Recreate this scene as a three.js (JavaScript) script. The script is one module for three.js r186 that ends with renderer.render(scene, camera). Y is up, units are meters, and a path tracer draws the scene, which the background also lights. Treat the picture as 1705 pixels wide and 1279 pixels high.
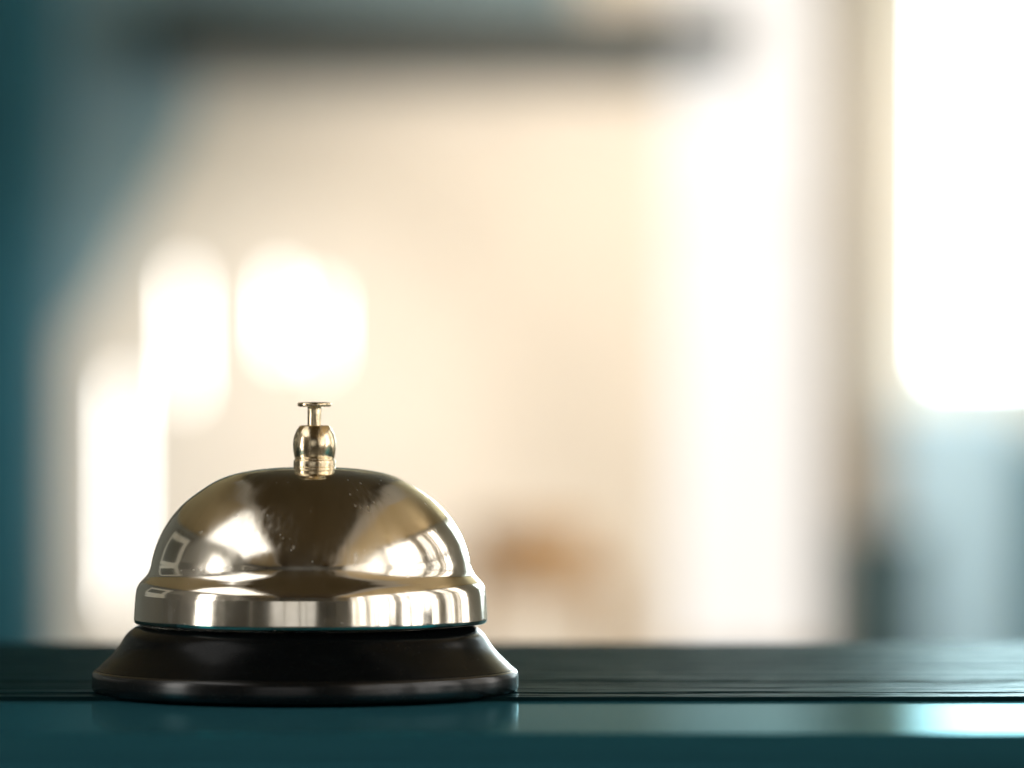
import * as THREE from 'three';
import { RoundedBoxGeometry } from 'three/addons/geometries/RoundedBoxGeometry.js';
import { RectAreaLightUniformsLib } from 'three/addons/lights/RectAreaLightUniformsLib.js';
import { mergeGeometries } from 'three/addons/utils/BufferGeometryUtils.js';
import { ImprovedNoise } from 'three/addons/math/ImprovedNoise.js';

// ---------------------------------------------------------------- camera, light, exposure
const TOP = 1.05;                                   // height of the counter top
const scene = new THREE.Scene();
scene.background = new THREE.Color(0x000000);
const camera = new THREE.PerspectiveCamera(9.15, 4 / 3, 0.05, 60);
camera.position.set(0.0398, TOP + 0.0607, 0.95);
camera.lookAt(0.0398, TOP + 0.0607, -10);
camera.focus = 0.936;
camera.userData.fStop = 8.4;
const renderer = new THREE.WebGLRenderer({ antialias: true });
renderer.toneMapping = THREE.LinearToneMapping;
renderer.toneMappingExposure = 1.42;
renderer.shadowMap.enabled = true;
RectAreaLightUniformsLib.init();

const DAY = [1.0, 0.97, 0.93], COOL = [0.84, 1.0, 1.04], WARM = [1.0, 0.86, 0.73];
const SIDE_GLOW = 2.7, LEFT_GLOW = 3.0, PALE_GLOW = 0.60, FAR_GLOW = 4.5, SLOT_GLOW = 6.0, END_GLOW = 0.4, PANEL_GLOW = 1.3;

// ---------------------------------------------------------------- helpers
let seed = 12345;
const rnd = () => { seed = (seed * 1664525 + 1013904223) >>> 0; return seed / 4294967296; };
const noise = new ImprovedNoise();
const col = (r, g, b) => new THREE.Color().setRGB(r, g, b);
function mat(rgb, roughness = 0.6, extra = {}) {
  return new THREE.MeshPhysicalMaterial({ color: col(...rgb), roughness, ...extra });
}
function tex(w, h, fn, srgb = false) {
  const d = new Uint8Array(w * h * 4);
  for (let y = 0; y < h; y++) for (let x = 0; x < w; x++) {
    const c = fn(x / w, y / h, x, y), i = (y * w + x) * 4;
    for (let k = 0; k < 3; k++) d[i + k] = Math.max(0, Math.min(255, (Array.isArray(c) ? c[k] : c) * 255));
    d[i + 3] = 255;
  }
  const t = new THREE.DataTexture(d, w, h);
  t.magFilter = t.minFilter = THREE.LinearFilter;
  t.wrapS = t.wrapT = THREE.RepeatWrapping;
  if (srgb) t.colorSpace = THREE.SRGBColorSpace;
  t.needsUpdate = true;
  return t;
}
function mesh(name, geometry, material, parent) {
  const m = new THREE.Mesh(geometry, material);
  m.name = name; m.castShadow = m.receiveShadow = true;
  (parent || scene).add(m);
  return m;
}
const taken = {};
function numbered(name) {
  const n = taken[name] = (taken[name] ?? -1) + 1;
  return n ? `${name}_${String(n).padStart(3, '0')}` : name;
}
function thing(name, label, category, [x, y, z], group) {
  const o = new THREE.Group();
  o.name = numbered(name); o.position.set(x, y, z); o.userData = { label, category };
  if (group) o.userData.group = group;
  scene.add(o);
  return o;
}
function struct(name, geometry, material) { const m = mesh(numbered(name), geometry, material); m.userData.kind = 'structure'; return m; }
function box(x0, x1, y0, y1, z0, z1, r = 0) {
  const w = x1 - x0, h = y1 - y0, d = z1 - z0;
  const g = r ? new RoundedBoxGeometry(w, h, d, 3, r) : new THREE.BoxGeometry(w, h, d);
  return g.translate((x0 + x1) / 2, (y0 + y1) / 2, (z0 + z1) / 2);
}
function wallWithHoles(u0, u1, v0, v1, holes, depth) {     // in the u-v plane, thickness along +z
  const s = new THREE.Shape([[u0, v0], [u1, v0], [u1, v1], [u0, v1]].map((p) => new THREE.Vector2(...p)));
  for (const [a, b, c, d] of holes) s.holes.push(new THREE.Path([[a, c], [a, d], [b, d], [b, c]].map((p) => new THREE.Vector2(...p))));
  return new THREE.ExtrudeGeometry(s, { depth, bevelEnabled: false });
}
// profile of [radius, height] in mm; runs of points are smoothed, an array of runs keeps creases between them
function lathe(runs, segments = 220, per = 7) {
  const pts = [];
  for (const run of runs) {
    const c = new THREE.CatmullRomCurve3(run.map(([r, h]) => new THREE.Vector3(r / 1000, h / 1000, 0)), false, 'centripetal');
    const n = Math.max(1, (run.length - 1) * per);
    for (let i = 0; i <= n; i++) { const p = run.length === 2 ? new THREE.Vector3().lerpVectors(c.points[0], c.points[1], i / n) : c.getPoint(i / n); pts.push(new THREE.Vector2(Math.max(0, p.x), p.y)); }
  }
  const keep = pts.filter((p, i) => !i || p.distanceTo(pts[i - 1]) > 1e-6);
  return new THREE.LatheGeometry(keep, segments);
}

// ---------------------------------------------------------------- materials
const fbm = (x, y, z, o = 4) => { let a = 0, k = 0.5; for (let i = 0; i < o; i++) { a += k * noise.noise(x, y, z); x *= 2.03; y *= 2.03; k *= 0.5; } return a; };
// smears, dust specks and fine wipe marks on the polished metal
const specks = [];
for (let i = 0; i < 900; i++) specks.push([rnd(), rnd(), 0.0002 + 0.0011 * rnd() ** 4]);
const prints = [[0.03, 0.30, 0.035, 0.05, 0.4], [0.07, 0.18, 0.045, 0.05, -0.5], [0.965, 0.24, 0.04, 0.05, 0.9], [0.91, 0.33, 0.03, 0.05, 0.2], [0.115, 0.32, 0.03, 0.05, 1.2], [0.99, 0.13, 0.06, 0.05, 0.1]];
const smear = (() => {
  const w = 2048, h = 1024, grid = new Float32Array(w * h);
  for (const [sx, sy, r] of specks) {
    const R = Math.ceil(r * w);
    for (let j = -R; j <= R; j++) for (let i = -R; i <= R; i++) if (i * i + j * j <= R * R) {
      const x = (Math.floor(sx * w) + i + w) % w, y = Math.min(h - 1, Math.max(0, Math.floor(sy * h) + j));
      grid[y * w + x] = 1;
    }
  }
  return tex(w, h, (u, v, x, y) => {
    const a = 2 * Math.PI * u, cx = Math.cos(a) * 3, cz = Math.sin(a) * 3;
    const n = fbm(cx, cz, v * 5), f = noise.noise(cx * 9, cz * 9, v * 60);
    const s = grid[y * w + x];
    let p = 0;
    for (const [px, py, rx, ry, turn] of prints) {
      const dx = (u - px) / rx, dy = (v - py) / ry, c = Math.cos(turn), q = Math.sin(turn), ax = dx * c + dy * q, ay = dy * c - dx * q, d = ax * ax + ay * ay;
      if (d < 1) p = Math.max(p, (0.8 + 0.2 * Math.sin(26 * ax + 8 * ay * ay + 6 * n)) * Math.min(1, 2 * (1 - d)) * (0.5 + 0.8 * f));
    }
    return [0, 0.36 + 1.0 * Math.max(0, n) + 0.1 * f + 0.4 * s + 0.32 * p, 1 - 0.16 * s];
  });
})();
const ding = tex(1024, 256, (u, v) => { const a = 2 * Math.PI * u; return 0.5 + 0.5 * fbm(Math.cos(a) * 5, Math.sin(a) * 5, v * 9, 4); });
const tarnish = tex(1024, 512, (u, v) => { const a = 2 * Math.PI * u, n = fbm(Math.cos(a) * 4, Math.sin(a) * 4, v * 14, 5), k = Math.max(0, n); return [0.98 - 0.22 * k, 0.98 - 0.27 * k, 0.98 - 0.36 * k]; });
const nickel = mat([0.86, 0.80, 0.69], 0.31, { metalness: 1, roughnessMap: smear, metalnessMap: smear, map: tarnish, bumpMap: ding, bumpScale: 0.000035 });
const brass = mat([0.91, 0.76, 0.52], 0.5, { metalness: 1, map: tarnish, roughnessMap: smear, bumpMap: ding, bumpScale: 0.00006 });
const enamelRough = tex(1024, 256, (u, v) => { const a = 2 * Math.PI * u; return 0.5 + 0.16 * fbm(Math.cos(a) * 6, Math.sin(a) * 6, v * 8, 5) + (rnd() < 0.004 ? 0.4 : 0); });
const dust = tex(2048, 512, (u, v) => { const a = 2 * Math.PI * u, n = fbm(Math.cos(a) * 7, Math.sin(a) * 7, v * 12, 4); return 0.08 + 0.05 * Math.max(0, n) + (rnd() < 0.0016 + 0.006 * Math.max(0, n - 0.12) ? 0.25 + 0.6 * rnd() : 0); });
const enamel = mat([0.035, 0.05, 0.056], 0.45, { map: dust, roughnessMap: enamelRough, bumpMap: ding, bumpScale: 0.00003, specularIntensity: 0.22 });
const glossEnamel = mat([0.06, 0.07, 0.074], 0.42, { map: dust, roughnessMap: enamelRough, bumpMap: ding, bumpScale: 0.00003 });
const steel = mat([0.5, 0.5, 0.5], 0.35, { metalness: 1 });

// dark stained timber: grain runs along the counter
const row = Array.from({ length: 128 }, () => rnd());
const grainAt = (u, v) => {
  const y = v * 128, warp = fbm(u * 3, v * 14, 3.3, 3) * 0.9;
  const k = (n) => row[((Math.floor(n) % 128) + 128) % 128];
  const yy = y + warp, j = Math.floor(yy), q = yy - j, a = k(j), b = k(j + 1);
  return 0.55 * (a * (1 - q) + b * q) + 0.45 * (0.5 + fbm(u * 24, v * 150, 7.1, 4) * 1.3);
};
const grain = tex(1024, 1024, (u, v) => grainAt(u, v));
const grainColor = tex(1024, 1024, (u, v) => { const g = grainAt(u, v); const d = rnd() < 0.0012 ? 1 : 0.7 * (0.2 + 0.8 * g); return [d, d, d]; });
const timber = mat([0.020, 0.068, 0.082], 0.33, { map: grainColor, bumpMap: grain, bumpScale: 0.0032, metalness: 0.38, ior: 1.03, specularColor: col(0.0, 0.5, 0.58) });
const lacquer = mat([0.026, 0.125, 0.165], 0.10, { metalness: 0.3, ior: 1.001, specularColor: col(0.0, 0.55, 0.62) });
const panelPaint = mat([0.012, 0.05, 0.06], 0.35);

const plaster = tex(512, 512, (u, v) => 0.9 + 0.1 * fbm(u * 8, v * 8, 1.7, 5));
const cream = mat([0.80, 0.725, 0.64], 0.85, { map: plaster });
const greyBlue = mat([0.27, 0.39, 0.44], 0.8, { map: plaster });
const teal = mat([0.012, 0.115, 0.165], 0.6);
const darkTeal = mat([0.034, 0.042, 0.042], 0.6);
const offWhite = mat([0.72, 0.70, 0.64], 0.8, { map: plaster });
const beige = mat([0.40, 0.37, 0.33], 0.8, { map: plaster });
const frameWhite = mat([0.75, 0.72, 0.66], 0.45);
const paleBlue = mat([0.46, 0.64, 0.78], 0.7);
const brownCeiling = mat([0.105, 0.07, 0.024], 0.7);
const greyWall = mat([0.24, 0.23, 0.205], 0.8, { map: plaster });
const tanCeiling = mat([0.74, 0.57, 0.33], 0.8);
const floorTile = mat([0.34, 0.33, 0.30], 0.5);
const doorGrey = mat([0.12, 0.115, 0.10], 0.5);
const wicker = mat([0.40, 0.21, 0.06], 0.8);
const slate = mat([0.035, 0.07, 0.08], 0.6);
const stone = mat([0.10, 0.13, 0.13], 0.6);
const glow = (rgb, k) => new THREE.MeshStandardMaterial({ color: col(0.2, 0.2, 0.2), roughness: 0.4, emissive: col(...rgb), emissiveIntensity: k });

// ---------------------------------------------------------------- the room round the counter
struct('floor', box(-3.2, 2.8, -0.15, 0, -11.3, 5.4), floorTile);
struct('ceiling', box(-3.2, 2.8, 3.0, 3.15, -11.3, 5.4), tanCeiling);
{ // dark boarded ceiling field, wider towards the end wall
  const s = new THREE.Shape([[-0.8, -8], [0.8, -8], [0.8, 0], [1.5, 5.1], [-1.7, 5.1], [-0.8, 0]].map((p) => new THREE.Vector2(...p)));
  const g = new THREE.ExtrudeGeometry(s, { depth: 0.057, bevelEnabled: false }); g.rotateX(Math.PI / 2); g.translate(0, 2.997, 0);
  struct('ceiling_panel', g, brownCeiling);
}

for (const k of [-1, 1]) { // pale boxed beams along both edges of the dark field
  const e = k > 0 ? 1.5 : 1.7, w = k > 0 ? 0.26 : 0.14;
  const s = new THREE.Shape([[0.803, -3], [0.803 + w, -3], [0.803 + w, 0], [e + w, 5.15], [e + 0.003, 5.15], [0.803, 0]].map(([x, z]) => new THREE.Vector2(k * x, z)));
  const g = new THREE.ExtrudeGeometry(s, { depth: 0.12, bevelEnabled: false }); g.rotateX(Math.PI / 2); g.translate(0, 2.997, 0);
  struct('ceiling_beam', g, cream);
}

// a glazed window: frame, mullions and panes; the light stands just before the panes. u runs along the wall.
function windowAt(name, label, group, place, turn, w, h, columns, rows, rgb, k, fw = 0.05, seen = k * 0.5, bars = frameWhite) {
  const t = thing(name, label, 'window', place, group);
  t.rotation.y = turn;
  mesh('frame', mergeGeometries([box(-w / 2, w / 2, 0, fw, -0.05, 0.03), box(-w / 2, w / 2, h - fw, h, -0.05, 0.03),
    box(-w / 2, -w / 2 + fw, fw, h - fw, -0.05, 0.03), box(w / 2 - fw, w / 2, fw, h - fw, -0.05, 0.03)]), frameWhite, t);
  const iw = (w - 2 * fw) / columns, ih = (h - 2 * fw) / rows, m = fw * 0.8, gm = glow(rgb, seen);
  for (let i = 1; i < columns; i++) mesh('mullion', box(-w / 2 + fw + i * iw - m / 2, -w / 2 + fw + i * iw + m / 2, fw, h - fw, -0.045, 0.02), bars, t);
  for (let i = 1; i < rows; i++) mesh('glazing_bar', box(-w / 2 + fw, w / 2 - fw, fw + i * ih - m / 2, fw + i * ih + m / 2, -0.04, 0.015), bars, t);
  for (let i = 0; i < columns; i++) for (let j = 0; j < rows; j++) {
    const x0 = -w / 2 + fw + i * iw + (i ? m / 2 : 0), x1 = -w / 2 + fw + (i + 1) * iw - (i < columns - 1 ? m / 2 : 0);
    const y0 = fw + j * ih + (j ? m / 2 : 0), y1 = fw + (j + 1) * ih - (j < rows - 1 ? m / 2 : 0);
    mesh('window_pane', box(x0, x1, y0, y1, -0.035, -0.025), gm, t);
  }
  const l = new THREE.RectAreaLight(col(...rgb), k * 0.7, w - 2 * fw, h - 2 * fw);
  l.position.set(0, h / 2, -0.018); l.rotation.y = Math.PI;      // shines along the wall's +z
  l.name = 'window_light'; t.add(l);
  return t;
}

// far wall, 12 m from the lens
const FZ = -11;
const farHoles = [[0.43, 0.81, 0.42, 2.62], [1.075, 2.35, 1.13, 2.8],
  [-0.790, -0.766, 1.08, 1.383], [-0.552, -0.526, 1.19, 1.375], [-0.447, -0.425, 1.17, 1.34], [-0.945, -0.921, 0.55, 1.117]];
{
  const g = wallWithHoles(-3, 2.6, 0, 3.0, farHoles, 0.2); g.translate(0, 0, FZ - 0.2);
  struct('wall_far', g, cream);
}
windowAt('pale_window', 'upright white glowing window just left of the pale pillar', null, [0.62, 0.422, FZ - 0.06], 0, 0.376, 2.196, 1, 2, DAY, PALE_GLOW, 0.012, PALE_GLOW);
windowAt('wide_window', 'wide dazzling white window at the right edge, right of the pale pillar', null, [1.7125, 1.132, FZ - 0.06], 0, 1.27, 1.664, 2, 1, COOL, FAR_GLOW, 0.02, 8);
const slotLabels = ['narrow glowing slot window with the leftmost of the three high round tops', 'narrow glowing slot window in the middle of the three high ones', 'thinnest glowing slot window, rightmost of the three high ones', 'low glowing slot window beside the teal column, set lower than the others'];
farHoles.slice(2).forEach(([a, b, c, d], i) => windowAt('slot_window', slotLabels[i], 'slot windows in the far wall', [(a + b) / 2, c + 0.001, FZ - 0.06], 0, b - a - 0.002, d - c - 0.002, 1, 1, DAY, SLOT_GLOW, 0.002, SLOT_GLOW));

{ // beam across the far glazing
  const t = thing('beam', 'long dark horizontal beam across the top of the far wall', 'beam', [-0.1215, 1.905, FZ + 0.12]);
  mesh('beam_body', box(-0.7425, 0.7425, 0, 0.135, -0.05, 0.05, 0.008), darkTeal, t);
  mesh('bracket', box(-0.60, -0.54, 0.03, 0.10, -0.119, -0.051), steel, t);
  mesh('bracket', box(0.40, 0.46, 0.03, 0.10, -0.119, -0.051), steel, t);
}
{ // wall panel above and left of the beam
  const t = thing('wall_panel', 'blue grey wall panel with a raked lower edge, beside the teal column', 'panel', [-0.99, 1.46, FZ + 0.003]);
  const rake = new THREE.Shape([[-0.11, -0.26], [0.02, -0.10], [0.24, 0.30], [0.24, 1.53], [-0.11, 1.53]].map((p) => new THREE.Vector2(...p)));
  mesh('board', new THREE.ExtrudeGeometry(rake, { depth: 0.03, bevelEnabled: false }), greyBlue, t);
}
{
  const t = thing('wall_panel', 'blue grey board along the wall above the dark beam', 'panel', [-0.35, 2.06, FZ + 0.003]);
  mesh('board', box(-0.38, 0.55, 0, 0.9, 0, 0.03, 0.004), greyBlue, t);
}
{
  const t = thing('column', 'dark teal column at the left edge of the picture', 'column', [-1.42, 0, FZ + 0.3]);
  mesh('shaft', box(-0.354, 0.354, 0.12, 2.998, -0.2, 0.2, 0.01), teal, t);
  mesh('plinth', box(-0.37, 0.37, 0, 0.118, -0.215, 0.215, 0.005), stone, t);
}
{
  const t = thing('pillar', 'pale cream pillar between the tall window and the wide window', 'pillar', [0.903, 0, FZ + 0.15]);
  mesh('shaft', box(-0.08, 0.08, 0.10, 2.998, -0.12, 0.12, 0.008), beige, t);
  mesh('plinth', box(-0.095, 0.095, 0, 0.098, -0.13, 0.13, 0.004), stone, t);
}
{
  const t = thing('pedestal', 'dark grey pedestal standing in front of the pale pillar', 'pedestal', [0.92, 0, FZ + 0.45]);
  mesh('body', box(-0.10, 0.10, 0.03, 0.72, -0.08, 0.08, 0.006), slate, t);
  mesh('top_slab', box(-0.11, 0.11, 0.721, 0.76, -0.09, 0.09, 0.006), slate, t);
  mesh('foot', box(-0.09, 0.09, 0, 0.029, -0.09, 0.09, 0.004), stone, t);
}
{
  const t = thing('cabinet', 'pale blue low cabinet under the wide window', 'cabinet', [1.13, 0, FZ + 0.22]);
  mesh('carcass', box(-0.16, 0.14, 0.06, 1.06, -0.18, 0.18, 0.006), paleBlue, t);
  mesh('door', box(-0.15, 0.13, 0.08, 1.04, 0.182, 0.2, 0.003), paleBlue, t);
  mesh('plinth', box(-0.15, 0.13, 0, 0.058, -0.16, 0.16), stone, t);
}
{
  const t = thing('cabinet', 'dark teal low cabinet at the lower right edge', 'cabinet', [1.51, 0, FZ + 0.22]);
  mesh('carcass', box(-0.23, 0.23, 0.06, 0.98, -0.18, 0.18, 0.006), teal, t);
  mesh('door', box(-0.22, 0.22, 0.08, 0.96, 0.182, 0.2, 0.003), teal, t);
  mesh('plinth', box(-0.22, 0.22, 0, 0.058, -0.16, 0.16), stone, t);
}
{
  const t = thing('side_table', 'tan wooden side table low in the blurred middle', 'table', [0.10, 0, FZ + 0.6]);
  mesh('table_top', box(-0.19, 0.19, 0.63, 0.67, -0.19, 0.19, 0.008), wicker, t);
  for (const sx of [-1, 1]) for (const sz of [-1, 1]) mesh('leg', box(sx * 0.16 - 0.015, sx * 0.16 + 0.015, 0, 0.629, sz * 0.16 - 0.015, sz * 0.16 + 0.015, 0.003), wicker, t);
}
{
  const t = thing('basket', 'brown wicker basket on the tan side table', 'basket', [0.08, 0.6705, FZ + 0.6]);
  mesh('basket_body', lathe([[[0, 0], [125, 0]], [[125, 0], [148, 40], [155, 105]], [[155, 105], [147, 105]], [[147, 105], [140, 40], [118, 8]], [[118, 8], [0, 8]]], 48, 4), wicker, t);
}

// side and end walls
{ // right wall with five windows; along this wall u is world z
  const zs = [-8.4, -6.0, -1.25, 0.55, 2.35, 4.05], ws = [2.2, 2.2, 1.6, 1.6, 1.6, 1.4];  // the first two windows are added, out of view, as far-end fill
  const g = wallWithHoles(-11.2, 5.4, 0, 3, zs.map((z, i) => [z - ws[i] / 2, z + ws[i] / 2, 0.85, 2.93]), 0.2); g.translate(0, 0, -0.2);
  const w = struct('wall_right', g, offWhite); w.rotation.y = -Math.PI / 2; w.position.x = 2.6;
  const slat = new THREE.BoxGeometry(0.089, 1.95, 0.002), blindFabric = mat([0.62, 0.56, 0.47], 0.8);
  const nth = ['first', 'second', 'third', 'fourth', 'fifth', 'sixth', 'seventh', 'eighth', 'ninth'];
  zs.forEach((z, i) => { const t = windowAt('side_window', `bright white framed window in the right wall, ${nth[i]} from the far wall, the first two added as fill`, 'windows along the right wall', [2.66, 0.852, z], -Math.PI / 2, ws[i] - 0.004, 2.076, 5, 2, i < 2 ? COOL : DAY, SIDE_GLOW, 0.08, 1.2, doorGrey);
    if (i < 2) return;
    for (let k = 0; k < 13; k++) {   // upright blind slats, unevenly turned
      if (rnd() < 0.22) continue;
      const m = mesh('blind_slat', slat, blindFabric, t);
      m.position.set(-ws[i] / 2 + 0.12 + k * (ws[i] - 0.24) / 12 + 0.03 * (rnd() - 0.5), 1.06, 0.085); m.rotation.y = 0.5 + 1.0 * rnd();
    }
  });
}
{ // left wall with one window and a doorway; u is minus world z
  const g = wallWithHoles(-5.4, 11.2, 0, 3, [[-1.5, -0.6, 0.5, 2.5]], 0.2); g.translate(0, 0, -0.2);
  const w = struct('wall_left', g, greyWall); w.rotation.y = Math.PI / 2; w.position.x = -3;
  windowAt('left_window', 'bright upright window mirrored in the left half of the bell', null, [-3.06, 0.502, 1.05], Math.PI / 2, 0.896, 1.996, 1, 2, DAY, LEFT_GLOW, 0.08);
  const t = thing('door', 'dark grey door mirrored in the bell left of its middle', 'door', [-3, 0, 3.3]);
  t.rotation.y = Math.PI / 2;
  mesh('door_leaf', box(-0.6, 0.6, 0.01, 2.3, 0.004, 0.05, 0.004), doorGrey, t);
  mesh('door_frame', mergeGeometries([box(-0.7, -0.602, 0, 2.4, 0.002, 0.07), box(0.602, 0.7, 0, 2.4, 0.002, 0.07), box(-0.601, 0.601, 2.302, 2.4, 0.002, 0.07)]), frameWhite, t);
  const h = new THREE.CapsuleGeometry(0.012, 0.10, 6, 12); h.rotateZ(Math.PI / 2); h.translate(0.48, 1.02, 0.075);
  mesh('handle', h, steel, t);
}
{ // tall dark cupboards along the left wall, mirrored in the rim
  [[-0.5, 'tall dark cupboard on the left wall beside the upright window'], [2.15, 'tall dark cupboard on the left wall between window and door']].forEach(([z, label]) => {
    const t = thing('cupboard', label, 'cupboard', [-2.79, 0, z], 'cupboards on the left wall');
    mesh('carcass', box(-0.2, 0.2, 0.08, 1.75, -0.4, 0.4, 0.005), doorGrey, t);
    for (const k of [-1, 1]) { const d = mesh('door', box(0.202, 0.22, 0.1, 1.73, k * 0.2 - 0.19, k * 0.2 + 0.19, 0.003), doorGrey, t); mesh('handle', box(0.221, 0.24, 0.95, 1.15, k * 0.05 - 0.008, k * 0.05 + 0.008, 0.003), steel, d); }
    mesh('plinth', box(-0.19, 0.18, 0, 0.079, -0.38, 0.38), stone, t);
  });
}
{ // end wall behind the camera
  const g = wallWithHoles(-2.8, 3.2, 0, 3, [[-0.6, 2.4, 1.0, 2.3]], 0.2); g.translate(0, 0, -0.2);
  const w = struct('wall_end', g, greyWall); w.rotation.y = Math.PI; w.position.z = 5.2;
  windowAt('end_window', 'dim far window mirrored small in the middle of the bell', null, [-0.9, 1.002, 5.26], Math.PI, 2.996, 1.296, 3, 1, DAY, END_GLOW, 0.12);
}

{ // pale ceiling light panel mirrored in the left of the dome
  const t = thing('ceiling_light', 'broad white ceiling light panel mirrored in the left of the bell', 'light', [-1.95, 2.97, 1.1]);
  mesh('frame', mergeGeometries([box(-0.99, 0.99, 0, 0.0295, -1.4, -1.36), box(-0.99, 0.99, 0, 0.0295, 1.36, 1.4), box(-0.99, -0.95, 0, 0.0295, -1.36, 1.36), box(0.95, 0.99, 0, 0.0295, -1.36, 1.36)]), frameWhite, t);
  mesh('light_panel', box(-0.949, 0.949, 0.012, 0.022, -1.359, 1.359), glow(DAY, PANEL_GLOW * 0.35), t);
  const l = new THREE.RectAreaLight(col(...DAY), PANEL_GLOW * 0.65, 1.89, 2.7);
  l.rotation.x = -Math.PI / 2; l.position.y = 0.006; l.name = 'panel_light'; t.add(l);
}
{ // framed picture on the left wall, mirrored at the dome's left edge
  const t = thing('picture_frame', 'dark framed picture on the left wall mirrored at the edge of the bell', 'picture', [-2.998, 1.25, -2.2]);
  t.rotation.y = Math.PI / 2;
  mesh('frame', mergeGeometries([box(-1.3, 1.3, 0, 0.14, 0, 0.06), box(-1.3, 1.3, 1.36, 1.5, 0, 0.06), box(-1.3, -1.16, 0.14, 1.36, 0, 0.06), box(1.16, 1.3, 0.14, 1.36, 0, 0.06)]), doorGrey, t);
  mesh('mount_board', box(-1.159, 1.159, 0.141, 1.359, 0.002, 0.02), frameWhite, t);
  mesh('print', box(-0.85, 0.85, 0.40, 1.1, 0.021, 0.024), doorGrey, t);
}

// high stools in front of the right windows, mirrored as dark marks in the bell's rim
[[0.35, 0.3], [1.3, -0.2], [2.2, 0.5], [3.0, 0.1], [3.9, -0.4]].forEach(([z, turn], i) => {
  const t = thing('bar_stool', `dark high-backed bar stool by the right windows, ${['first', 'second', 'third', 'fourth', 'fifth'][i]} from the counter`, 'stool', [2.05 - 0.1 * (i % 2), 0, z], 'bar stools by the right windows');
  t.rotation.y = turn;
  mesh('seat', box(-0.2, 0.2, 0.72, 0.77, -0.2, 0.2, 0.015), doorGrey, t);
  mesh('backrest', box(0.17, 0.2, 0.95, 1.18, -0.18, 0.18, 0.01), doorGrey, t);
  for (const k of [-1, 1]) mesh('back_post', box(0.175, 0.195, 0.771, 0.949, k * 0.15 - 0.01, k * 0.15 + 0.01), steel, t);
  for (const a of [-1, 1]) for (const b of [-1, 1]) mesh('leg', box(a * 0.17 - 0.012, a * 0.17 + 0.012, 0, 0.719, b * 0.17 - 0.012, b * 0.17 + 0.012, 0.002), steel, t);
});
{ // open shelves on the end wall below its window
  const t = thing('shelf_unit', 'dark open shelf unit on the end wall, mirrored small in the rim', 'shelf', [0.75, 0, 4.95]);
  for (const k of [-0.8, -0.27, 0.27, 0.8]) mesh('upright', box(k - 0.02, k + 0.02, 0, 1.7, -0.16, 0.16), doorGrey, t);
  for (let i = 0; i < 5; i++) for (let j = 0; j < 3; j++) mesh('shelf_board', box([-0.779, -0.249, 0.291][j], [-0.291, 0.249, 0.779][j], 0.1 + i * 0.39, 0.13 + i * 0.39, -0.15, 0.15), frameWhite, t);
}

// two added lamps, out of view above, that shape the far wall's light gradient
function addedWallWasher(label, place, aim, rgb, power, angle) {
  const t = thing('added_lamp', label, 'lamp', place, 'added unseen lamps before the far wall');
  const dir = new THREE.Vector3(...aim).sub(t.position).normalize();
  const body = mesh('lamp_can', new THREE.CylinderGeometry(0.06, 0.06, 0.14, 32, 1, true), steel, t);
  body.quaternion.setFromUnitVectors(new THREE.Vector3(0, -1, 0), dir);
  const disc = mesh('lamp_face', new THREE.CylinderGeometry(0.055, 0.055, 0.004, 32), glow(rgb, 6), t);
  disc.quaternion.copy(body.quaternion); disc.position.copy(dir).multiplyScalar(0.05);
  mesh('mount', box(-0.03, 0.03, 0.055, 0.0695, -0.03, 0.03), steel, t);
  const s = new THREE.SpotLight(col(...rgb), power, 0, angle, 1.0, 2);
  s.castShadow = true; s.shadow.radius = 3.5; s.name = 'lamp_light';
  s.position.copy(dir).multiplyScalar(0.075); t.add(s);
  s.target.position.copy(dir).multiplyScalar(2); t.add(s.target);
}
addedWallWasher('added unseen warm ceiling lamp aimed at the middle of the far wall', [0.95, 2.93, -8.3], [0.28, 1.12, FZ], WARM, 25, 0.47);
addedWallWasher('added unseen white ceiling lamp aimed at the low left of the far wall', [-0.4, 2.93, -8.6], [-0.66, 0.70, FZ], DAY, 13, 0.29);

// ---------------------------------------------------------------- the counter
{
  const t = thing('counter', 'dark teal reception counter with grained timber top and glossy front edge', 'counter', [0, 0, 0]);
  const w = new RoundedBoxGeometry(4.0, 0.03, 0.201, 4, 0.0022);
  const uv = w.attributes.uv, p = w.attributes.position;
  for (let i = 0; i < uv.count; i++) uv.setXY(i, p.getX(i) / 0.8, (p.getZ(i) + p.getY(i)) / 0.6);
  w.translate(0, TOP - 0.015, -0.0795);
  mesh('timber_top', w, timber, t);
  // glossy nosing: flat top, rounded front edge
  const y1 = TOP - 0.0007, y0 = TOP - 0.05, z0 = 0.0213, z1 = 0.113, r = 0.006;
  const s = new THREE.Shape();
  s.moveTo(-z0, y0); s.lineTo(-z0, y1); s.lineTo(-(z1 - r), y1); s.absarc(-(z1 - r), y1 - r, r, Math.PI / 2, Math.PI, false); s.lineTo(-z1, y0); s.lineTo(-z0, y0);
  const g = new THREE.ExtrudeGeometry(s, { depth: 4, bevelEnabled: false, curveSegments: 16 });
  g.rotateY(Math.PI / 2); g.translate(-2, 0, 0);
  mesh('front_edge', g, lacquer, t);
  mesh('carcass', box(-1.98, 1.98, 0.1, TOP - 0.0505, -0.15, 0.09, 0.003), panelPaint, t);
  mesh('plinth', box(-1.95, 1.95, 0, 0.0995, -0.13, 0.06), stone, t);
}

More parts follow.
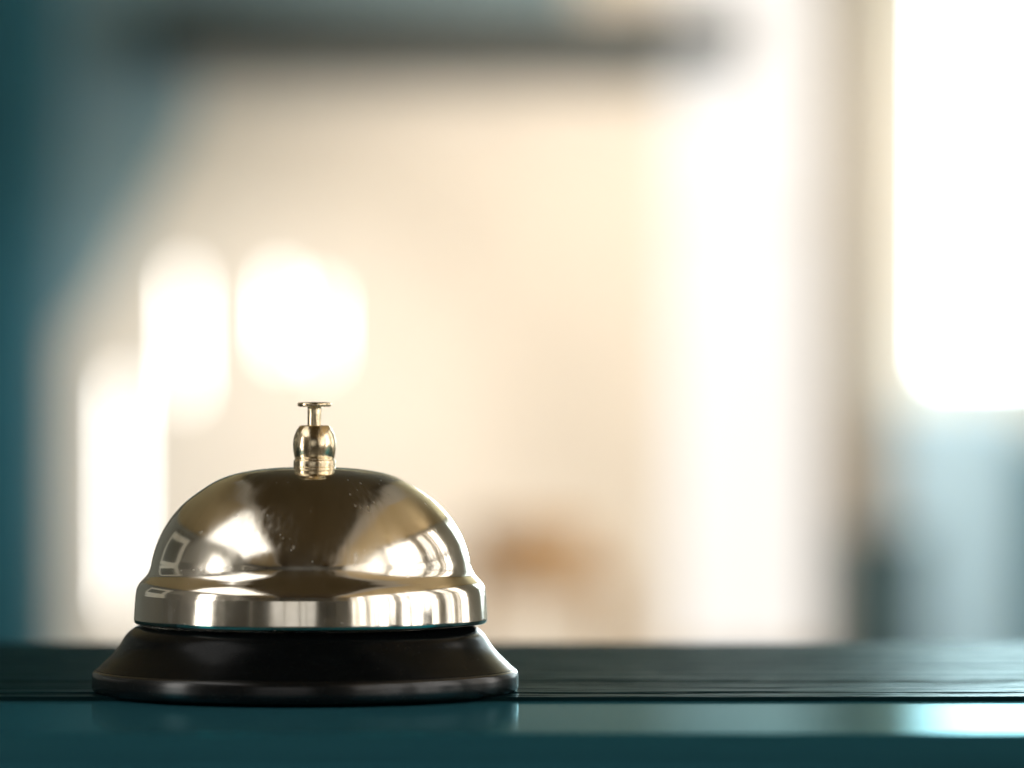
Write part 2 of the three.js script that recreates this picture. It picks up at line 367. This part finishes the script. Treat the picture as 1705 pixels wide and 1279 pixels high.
// ---------------------------------------------------------------- the bell
{
  const t = thing('desk_bell', 'shiny brass and silver desk bell on a black base, on the counter', 'bell', [0, TOP, 0]);
  const base = mesh('base', lathe([
    [[0, 12.6], [28, 12.6]], [[28, 12.6], [31.4, 13.05], [33.0, 12.95], [34.2, 12.3], [35.4, 11.2], [36.7, 9.2], [38.1, 7.5], [39.7, 5.9], [40.7, 4.95], [41.4, 4.35]],
    [[41.4, 4.35], [30, 4.0]], [[30, 4.0], [0, 4.0]]]), enamel, t);
  base.position.x = -0.0011;
  mesh('foot_ring', lathe([[[41.35, 4.352], [41.5, 4.28], [41.88, 3.95], [42.07, 3.4], [42.15, 2.4], [42.15, 1.2], [42.0, 0.45], [41.5, 0]], [[41.5, 0], [38.5, 0]], [[38.5, 0], [38, 1], [30, 1]], [[30, 1], [30, 3.9]], [[30, 3.9], [41.3, 4.2]]]), glossEnamel, base);
  const cup = mesh('bell_dome', lathe([
    [[0, 44.25], [5, 44.22], [8.5, 44.0], [11.4, 43.65], [15.5, 42.8], [18.7, 41.55], [22.0, 39.5], [25.2, 37.0], [28.2, 33.5], [30.1, 30.1], [31.35, 26.3], [31.7, 24.6], [32.2, 23.3], [33.0, 22.35], [33.8, 21.5], [34.35, 20.5], [34.65, 19.2]],
    [[34.65, 19.2], [34.8, 17], [34.95, 14.3]], [[34.95, 14.3], [34.8, 13.7], [34.3, 13.4], [33.9, 13.5], [33.8, 13.9]],
    [[33.8, 13.9], [33.5, 19.2]], [[33.5, 19.2], [32, 21.6], [31, 23.6], [30.4, 26], [29.2, 30], [27.2, 33.2], [24.4, 36.4], [21.3, 38.8], [18, 40.7], [14, 42], [8, 43.1], [0, 43.4]]], 300, 9), nickel, t);
  const collar = mesh('collar', lathe([
    [[0, 44.0], [3.8, 44.0]], [[3.8, 44.0], [4.12, 44.2], [4.18, 44.9], [4.1, 45.6], [3.9, 45.75]], [[3.9, 45.75], [3.88, 45.95]],
    [[3.88, 45.95], [4.0, 46.3], [4.2, 47.6], [4.25, 48.9], [4.05, 50.3], [3.5, 51.6], [3.0, 52.3], [2.8, 52.5]], [[2.8, 52.5], [1.5, 52.55]], [[1.5, 52.55], [0, 52.5]]], 96, 6), brass, t);
  collar.position.x = 0.0007;
  const stem = mesh('plunger', lathe([[[0, 50], [1.38, 50]], [[1.38, 50], [1.38, 56.25]], [[1.38, 56.25], [0, 56.25]]], 64, 4), brass, t);
  stem.position.x = 0.0007;
  mesh('button', lathe([[[0, 56.2], [3.0, 56.2]], [[3.0, 56.2], [3.28, 56.32], [3.35, 56.6], [3.3, 56.9], [3.1, 57.05]], [[3.1, 57.05], [1.5, 57.12], [0, 57.14]]], 96, 6), brass, stem);
  mesh('pillar_rod', lathe([[[0, 12.5], [3, 12.5]], [[3, 12.5], [3, 43.6]], [[3, 43.6], [0, 43.6]]], 32, 2), steel, t);
}

renderer.render(scene, camera);
